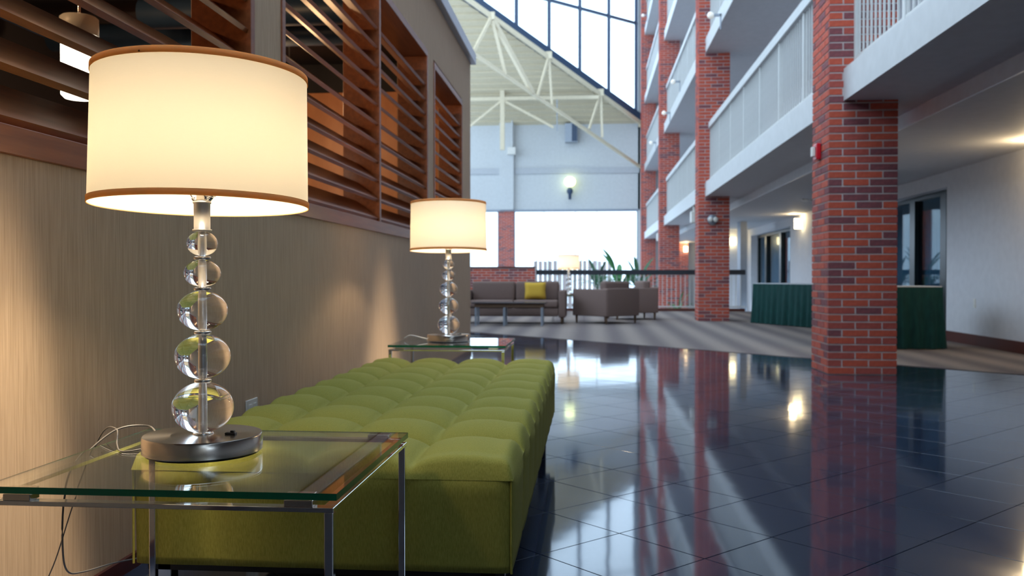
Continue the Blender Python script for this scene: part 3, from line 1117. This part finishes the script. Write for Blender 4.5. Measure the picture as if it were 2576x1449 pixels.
outlet((WX, 11.95, 0.54), PI, 'pale outlet plate low on the corridor wall, right of the skirted table')
outlet((LX, 3.56, 0.345), 0, 'white outlet plate on the left wall just above the bench cushion', True)
sm = thing('ceiling_sensor', 'small round sensor on the corridor ceiling left of the nearest pillar', 'sensor', (4.0, 17.2, 2.33))
obj('disc', MB().lathe([(0, -0.035), (0.05, -0.035), (0.07, -0.01), (0.07, 0), (0, 0)], 20), 'white_plastic', sm)
obj('disc', MB().lathe([(0, -0.03), (0.04, -0.03), (0.05, 0), (0, 0)], 20, (0.15, 0.1, 0)), 'white_plastic', sm)

# ------------------------------------------------------------------ lounge furniture
def rbox(name, x0, x1, y0, y1, z0, z1, mat, parent, bev=0.03, seg=3):
    o = obj(name, MB().box(x0, x1, y0, y1, z0, z1), mat, parent)
    md = o.modifiers.new('bevel', 'BEVEL'); md.width = bev; md.segments = seg
    for p in o.data.polygons:
        p.use_smooth = True
    return o


# sofa
s = thing('sofa', 'taupe three-seat sofa beyond the coffee table, facing the bench', 'sofa', (-1.42, 16.95, 0.004))
rbox('base', -0.84, 0.84, -0.34, 0.36, 0.14, 0.30, 'sofa_fabric', s)
for k in range(2):
    rbox('seat_cushion', -0.83 + k * 0.835, -0.005 + k * 0.835, -0.37, 0.20, 0.30, 0.44, 'sofa_fabric', s, 0.04)
    rbox('back_cushion', -0.83 + k * 0.835, -0.005 + k * 0.835, 0.12, 0.34, 0.42, 0.79, 'sofa_fabric', s, 0.05)
rbox('backrest', -0.84, 0.84, 0.27, 0.40, 0.14, 0.74, 'sofa_fabric', s)
for sg in (-1, 1):
    rbox('arm', min(sg * 0.84, sg * 0.98), max(sg * 0.84, sg * 0.98), -0.36, 0.40, 0.12, 0.625, 'sofa_fabric', s)
for sx in (-0.9, 0.9):
    for sy in (-0.3, 0.32):
        obj('leg', MB().lathe([(0, 0), (0.018, 0), (0.028, 0.13), (0, 0.13)], 12, (sx, sy, 0)), 'stem_brown', s)
# cushion
pl = MB(); n = 14; vs = []; fs = []
for side in (1, -1):
    for i in range(n + 1):
        for j in range(n + 1):
            u = i / n * 2 - 1; v = j / n * 2 - 1
            tck = 0.085 * ((1 - u ** 4) * (1 - v ** 4)) ** 0.5
            pin = 1 - 0.06 * (u * u + v * v) / 2 * 0 - 0.05 * (1 - abs(u)) * abs(v) - 0.05 * (1 - abs(v)) * abs(u)
            vs.append((u * 0.2 * pin, side * tck, v * 0.16 * pin))
for s_ in range(2):
    o_ = s_ * (n + 1) ** 2
    for i in range(n):
        for j in range(n):
            a = o_ + i * (n + 1) + j
            fs.append((a, a + 1, a + n + 2, a + n + 1))
pl.add(vs, fs, True)
po = obj('throw_pillow', pl, 'pillow_yellow')
po.location = (-1.03, 16.95, 0.615); po.rotation_euler = (-0.18, 0, 0.05)
tag(po, 'mustard yellow throw pillow leaning at the right end of the sofa', 'pillow')

ct = thing('coffee_table', 'low dark coffee table with a glossy top before the sofa', 'table', (-1.35, 16.1, 0.004))
obj('table_top', MB().box(-0.75, 0.58, -0.24, 0.24, 0.395, 0.42), 'table_top_dark', ct, bevel=0.004)
obj('shelf', MB().box(-0.70, 0.53, -0.20, 0.20, 0.33, 0.395), 'stem_brown', ct)
for sx in (-0.68, -0.17, 0.50):
    for sy in (-0.19, 0.19):
        obj('leg', MB().box(sx - .018, sx + .018, sy - .018, sy + .018, 0, 0.33), 'steel_grey', ct)


def armchair(cx, cy, rz, label):
    t = thing('armchair', label, 'armchair', (cx, cy, 0.004), rz, 'taupe armchairs of the lounge')
    h2 = 0.45
    rbox('base', -h2 + .1, h2 - .1, -h2, h2 - .05, 0.15, 0.34, 'sofa_fabric', t)
    rbox('seat_cushion', -h2 + .11, h2 - .11, -h2 - .01, h2 - .15, 0.34, 0.46, 'sofa_fabric', t, 0.04)
    for sg in (-1, 1):
        rbox('arm', min(sg * (h2 - .1), sg * h2), max(sg * (h2 - .1), sg * h2), -h2, h2, 0.14, 0.645, 'sofa_fabric', t, 0.02)
    rbox('backrest', -h2 + .02, h2 - .02, h2 - .12, h2 + .01, 0.14, 0.66, 'sofa_fabric', t, 0.02)
    rbox('back_cushion', -h2 + .11, h2 - .11, h2 - .30, h2 - .13, 0.42, 0.79, 'sofa_fabric', t, 0.05)
    for sx in (-1, 1):
        for sy in (-1, 1):
            obj('leg', MB().lathe([(0, 0), (0.016, 0), (0.028, 0.15), (0, 0.15)], 12, (sx * (h2 - .06), sy * (h2 - .06), 0)), 'stem_brown', t)


armchair(0.30, 17.15, math.radians(-135), 'taupe armchair with a corner turned to the viewer, nearer one')
armchair(0.85, 18.75, math.radians(-78), 'taupe armchair half hidden behind the nearer armchair')


# ------------------------------------------------------------------ table lamp
def make_lamp(label):
    t = thing('table_lamp', label, 'lamp', (0, 0, 0), 0, 'crystal ball table lamps')
    bs = obj('base', MB().lathe([(0, 0.003), (0.116, 0.003), (0.1205, 0.006), (0.1205, 0.036), (0.1185, 0.0395), (0, 0.0395)], 72), 'brushed_nickel', t)
    bs.data.polygons.foreach_set('use_smooth', [True] * len(bs.data.polygons))
    md = bs.modifiers.new('edge', 'EDGE_SPLIT'); md.split_angle = math.radians(40)
    obj('foot_pad', MB().lathe([(0, 0), (0.113, 0), (0.113, 0.0031), (0, 0.0031)], 48), 'black_plastic', t)
    sw = obj('switch', MB().box(-0.011, 0.011, -0.006, 0.006, 0.0395, 0.0435).box(0.0, 0.008, -0.004, 0.004, 0.0435, 0.048), 'black_plastic', bs, bevel=0.001)
    sw.location = (0.062, -0.005, 0)
    z = 0.0415
    obj('seat_ring', MB().lathe([(0, 0.0395), (0.022, 0.0395), (0.020, 0.043), (0, 0.043)], 32), 'chrome', t)
    for rr, hh in ((0.0625, 0.1040), (0.0565, 0.0920), (0.0510, 0.0820), (0.0375, 0.0560), (0.0315, 0.0510)):
        z += 0.001
        prof = []
        hr = 0.0085
        # oblate ball with small polar flats
        N = 26; h2 = hh / 2
        a0 = math.asin(0.19)
        for i in range(N + 1):
            a = a0 + (PI - 2 * a0) * i / N
            prof.append((rr * math.sin(a), z + h2 - (h2 / math.cos(a0)) * math.cos(a)))
        prof = [(0, prof[0][1])] + prof + [(0, prof[-1][1])]
        obj('glass_ball', MB().lathe(prof, 64), 'crystal', t)
        z += hh
        if rr > 0.033:
            obj('spacer', MB().lathe([(0, z + .0004), (0.0165, z + .0004), (0.0175, z + .002), (0.0175, z + .0055), (0.0165, z + .007), (0, z + .007)], 32), 'brushed_nickel', t)
            z += 0.0075
    # neck
    obj('neck', MB().lathe([(0, z), (0.0195, z), (0.0195, z + .004), (0.0165, z + .0045), (0.0165, z + .057), (0.0185, z + .058), (0.0185, z + .062), (0, z + .062)], 40), 'satin_neck', t)
    obj('core_rod', MB().lathe([(0, 0.046), (0.0062, 0.046), (0.0062, z - .002), (0, z - .002)], 20), 'satin_neck', t)
    obj('harp_saddle', MB().tube(smoothstep_path([(-0.02, 0, z + .070), (-0.012, 0, z + .064), (0.012, 0, z + .064), (0.022, 0, z + .072)], 5), 0.0045), 'chrome', t)
    obj('switch_knob', MB().bar((0.0, 0, z + .075), (0.032, -0.012, z + .075), 0.0055, sides=10), 'chrome', t)
    obj('socket', MB().lathe([(0, z + .062), (0.013, z + .062), (0.012, z + .066), (0.009, z + .10), (0.016, z + .105), (0.016, z + .131), (0, z + .131)], 24), 'brushed_nickel', t)
    obj('bulb', MB().lathe([(0, z + .130), (0.013, z + .132)] + [(0.030 * math.sin(a * PI / 10), z + .170 - 0.036 * math.cos(a * PI / 10)) for a in range(3, 10)] + [(0, z + .206)], 16), 'bulb_glow', t)
    # shade
    zb, zt, rb, rt = 0.512, 0.789, 0.2165, 0.2125
    sh = MB()
    N = 96
    rows = 14
    vs = []; fs = []
    for j in range(rows + 1):
        f_ = j / rows; r = rb + (rt - rb) * f_; zz = zb + 0.002 + (zt - zb - 0.004) * f_
        vs += [(r * math.cos(2 * PI * k / N), r * math.sin(2 * PI * k / N), zz) for k in range(N)]
    for j in range(rows):
        for k in range(N):
            fs.append((j * N + k, j * N + (k + 1) % N, (j + 1) * N + (k + 1) % N, (j + 1) * N + k))
    sh.add(vs, fs, True)
    so = obj('shade', sh, 'shade_fabric', t)
    tilt = Matrix.Translation((0, 0, 0.65)) @ Matrix.Rotation(math.radians(-1.6), 4, 'X') @ Matrix.Translation((0, 0, -0.65))
    so.matrix_local = tilt
    for zz, r in ((zb, rb), (zt, rt)):
        s1 = 1 if zz == zb else -1
        prof = [(r + .0003, zz), (r + .0018, zz), (r + .0022, zz + s1 * .0125), (r + .0006, zz + s1 * .013)]
        obj('trim_band', MB().lathe(prof + [prof[0]], 96), 'shade_trim', so)
    # spider at the top
    sp = MB()
    for k in range(3):
        a = 2 * PI * k / 3 + 0.4
        sp.bar((0, 0, zt - .03), ((rt - .001) * math.cos(a), (rt - .001) * math.sin(a), zt - .004), 0.0018, sides=6)
    sp.lathe([(0, zt - .034), (0.012, zt - .034), (0.012, zt - .026), (0, zt - .026)], 16)
    obj('spider', sp, 'chrome', t)
    hp = MB()
    for sg in (-1, 1):
        hp.tube(smoothstep_path([(sg * .02, 0, z + .07), (sg * .05, 0, z + .12), (sg * .046, 0, z + .23), (sg * .006, 0, zt - .03)], 5), 0.0015)
    obj('harp', hp, 'chrome', t)
    return t


TZ = 0.513
lamp = make_lamp('glowing drum-shade lamp with stacked crystal balls on the nearest glass table')
lamp.location = (-0.805, 1.81, TZ)
l2 = copy_tree(lamp); l2.location = (-0.800, 5.05, TZ); l2['label'] = 'same crystal ball lamp on the glass table at the far end of the bench'
l2.rotation_euler = (0, 0, 0.2)
l3 = copy_tree(lamp); l3.location = (-0.42, 17.75, TZ + 0.004); l3['label'] = 'small distant drum-shade lamp between the sofa and the armchair'


def make_table(label):
    t = thing('glass_side_table', label, 'side table', (0, 0, 0), 0, 'glass and chrome side tables')
    X_, Y_ = 0.318, 0.30
    go = obj('glass_top', MB().box(-X_, X_, -Y_, Y_, TZ - 0.0125, TZ - 0.0005), ['green_glass', 'ground_edge'], t)
    for p in go.data.polygons:
        p.material_index = 0 if abs(p.normal.z) > 0.5 else 1
    fz = TZ - 0.0125 - 0.0115
    fx, fy = X_ - 0.004, Y_ + 0.005
    ft = 0.008; fwid = 0.022
    for s in (-1, 1):
        obj('frame_bar', MB().box(-fx, fx, min(s * fy, s * (fy - fwid)), max(s * fy, s * (fy - fwid)), fz - ft, fz), 'chrome', t, bevel=0.0008)
        obj('frame_bar', MB().box(min(s * fx, s * (fx - fwid)), max(s * fx, s * (fx - fwid)), -fy + fwid, fy - fwid, fz - ft, fz), 'chrome', t, bevel=0.0008)
    for sx in (-1, 1):
        for sy in (-1, 1):
            x = sx * (fx - 0.009); y = sy * (fy - 0.009)
            obj('leg', MB().box(x - .008, x + .008, y - .008, y + .008, 0.0, fz - ft), 'chrome', t, bevel=0.0015)
            cx = sx * (fx - 0.062)
            y1 = sy * (fy - 0.002); y2 = sy * (fy - 0.030)
            obj('clip', MB().box(cx - .025, cx + .025, min(y1, y2), max(y1, y2), fz, fz + 0.0112), 'brushed_nickel', t, bevel=0.001)
    return t


tb = make_table('glass and chrome side table nearest the viewer')
tb.location = (-0.745, 1.785, 0)
t2 = copy_tree(tb); t2.location = (-0.765, 5.05, 0); t2['label'] = 'glass and chrome side table at the far end of the bench'
t3 = copy_tree(tb); t3.location = (-0.42, 17.75, 0.004); t3['label'] = 'distant glass and chrome side table between the sofa and the armchair'

# lamp cords: parts of their lamps
def add_cord(root, pts, r, mat='cord_grey'):
    o_ = root.location
    M_ = Matrix.Rotation(-root.rotation_euler.z, 3, 'Z')
    loc = [M_ @ (Vector(p) - Vector(o_)) for p in pts]
    return obj('cord', MB().tube(smoothstep_path(loc, 8), r), mat, root)


add_cord(lamp, [(-0.915, 1.845, TZ + .012), (-0.95, 1.90, TZ + .02), (-1.00, 1.95, TZ + .03), (-1.06, 1.92, TZ + .022), (-1.11, 1.86, TZ - .04),
                (-1.14, 1.86, 0.40), (-1.17, 1.90, 0.28), (-1.22, 2.0, 0.19), (-1.30, 2.2, 0.12), (-1.345, 2.42, 0.07), (-1.355, 2.6, 0.03)], 0.0022)
add_cord(lamp, [(-0.925, 1.80, TZ + .008), (-0.97, 1.79, TZ + .003), (-1.02, 1.86, TZ + .004), (-1.06, 1.93, TZ + .025), (-1.13, 1.99, TZ - 0.0),
                (-1.20, 2.0, 0.36), (-1.28, 2.05, 0.2), (-1.35, 2.1, 0.1)], 0.0016)
add_cord(l2, [(-0.92, 5.06, TZ + .01), (-0.97, 5.08, TZ + .02), (-1.03, 5.10, TZ + .03), (-1.07, 5.12, TZ + .012)], 0.003, 'white_plastic')

# ------------------------------------------------------------------ tufted bench
BX0, BX1, BY0, BY1, BZ0, BZ1 = -1.13, -0.182, 2.125, 4.70, 0.17, 0.405
bench = thing('tufted_bench', 'long lime green tufted bench along the left wall', 'bench', ((BX0 + BX1) / 2, (BY0 + BY1) / 2, 0))
bx = (BX0 + BX1) / 2; by = (BY0 + BY1) / 2
XS = [BX0, -0.932, -0.683, -0.433, BX1]
YS = [BY0, 2.485, 2.74, 2.995, 3.25, 3.50, 3.745, 3.99, 4.235, 4.475, BY1]


def pil(v, S):
    for a, b_ in zip(S, S[1:]):
        if v <= b_ + 1e-9:
            u = (v - a) / (b_ - a)
            return max(0.0, 1 - abs(2 * u - 1) ** 2.2)
    return 0


def pow_(v, p):
    return max(0.0, v) ** p


nx, ny = 96, 250
vs = []; fs = []
R = 0.032
for i in range(nx + 1):
    x = BX0 + (BX1 - BX0) * i / nx
    for j in range(ny + 1):
        y = BY0 + (BY1 - BY0) * j / ny
        px = pow_(pil(x, XS), 0.5); py = pow_(pil(y, YS), 0.5)
        # outer edges keep some height so the roll turns over the rim
        ex_ = min(x - BX0, BX1 - x); ey = min(y - BY0, BY1 - y)
        pxe = px if ex_ > 0.12 else max(px, 0.85)
        pye = py if ey > 0.12 else max(py, 0.85)
        hgt = 0.074 * pye * (0.35 + 0.65 * pxe) - 0.02
        def edge(d):
            return math.sqrt(max(0.0, 1 - (1 - min(1, d / R)) ** 2))
        rim = min(edge(ex_), edge(ey)) if min(ex_, ey) < R else 1
        z = BZ1 - 0.012 + (0.012 + hgt) * rim
        vs.append((x - bx, y - by, z))
for i in range(nx):
    for j in range(ny):
        a = i * (ny + 1) + j
        fs.append((a, a + ny + 1, a + ny + 2, a + 1))
obj('cushion', MB().add(vs, fs, True), 'green_weave', bench)
# side band: follows the rectangle, gently scalloped at every seam
pts = []
def seg2(a, b_, S, axis):
    L = abs(b_[axis] - a[axis]); n = int(L / 0.012)
    for i in range(n):
        f_ = i / n
        p = (a[0] + (b_[0] - a[0]) * f_, a[1] + (b_[1] - a[1]) * f_)
        pts.append((p, pow_(pil(p[axis], S), 0.5)))
seg2((BX0, BY0), (BX1, BY0), XS, 0); seg2((BX1, BY0), (BX1, BY1), YS, 1)
seg2((BX1, BY1), (BX0, BY1), XS, 0); seg2((BX0, BY1), (BX0, BY0), YS, 1)
N = len(pts); vs = []; fs = []; rows = 12
for j in range(rows + 1):
    f_ = j / rows
    z = BZ0 + (BZ1 - 0.012 - BZ0) * f_
    for i, (p, q) in enumerate(pts):
        cxn = (p[0] - bx); cyn = (p[1] - by)
        # normal of the rectangle side
        dxe = (BX1 - BX0) / 2 - abs(cxn); dye = (BY1 - BY0) / 2 - abs(cyn)
        nxv = math.copysign(1, cxn) if dxe < 0.006 else 0
        nyv = math.copysign(1, cyn) if dye < 0.006 else 0
        corner = min(1, max(dxe, dye) / 0.03)
        o_ = (-0.006 + 0.012 * q) * (0.25 + 0.75 * f_) * corner - 0.004 * (1 - f_) 
        if j == rows:
            o_ = -0.001
        o_ -= 0.006 * (1 - corner)
        vs.append((cxn + nxv * o_, cyn + nyv * o_, z))
for j in range(rows):
    for i in range(N):
        fs.append((j * N + i, j * N + (i + 1) % N, (j + 1) * N + (i + 1) % N, (j + 1) * N + i))
fs.append(tuple(range(N)))
obj('side_band', MB().add(vs, fs, True), 'green_weave', bench)
# corner piping
pp = MB()
for x in (BX0, BX1):
    for y in (BY0, BY1):
        pp.bar((x - bx - math.copysign(.004, x - bx), y - by - math.copysign(.004, y - by), BZ0), (x - bx - math.copysign(.004, x - bx), y - by - math.copysign(.004, y - by), BZ1 - 0.01), 0.003, sides=8)
obj('piping', pp, 'green_weave', bench)
obj('underframe', MB().box(-0.45, 0.45, -1.25, 1.25, 0.145, 0.17), 'black_plastic', bench)
for sx in (-1, 1):
    for sy in (-1, 1):
        obj('leg', MB().box(sx * .41 - .02, sx * .41 + .02, sy * 1.23 - .02, sy * 1.23 + .02, 0, 0.17), 'chrome', bench, bevel=0.002)
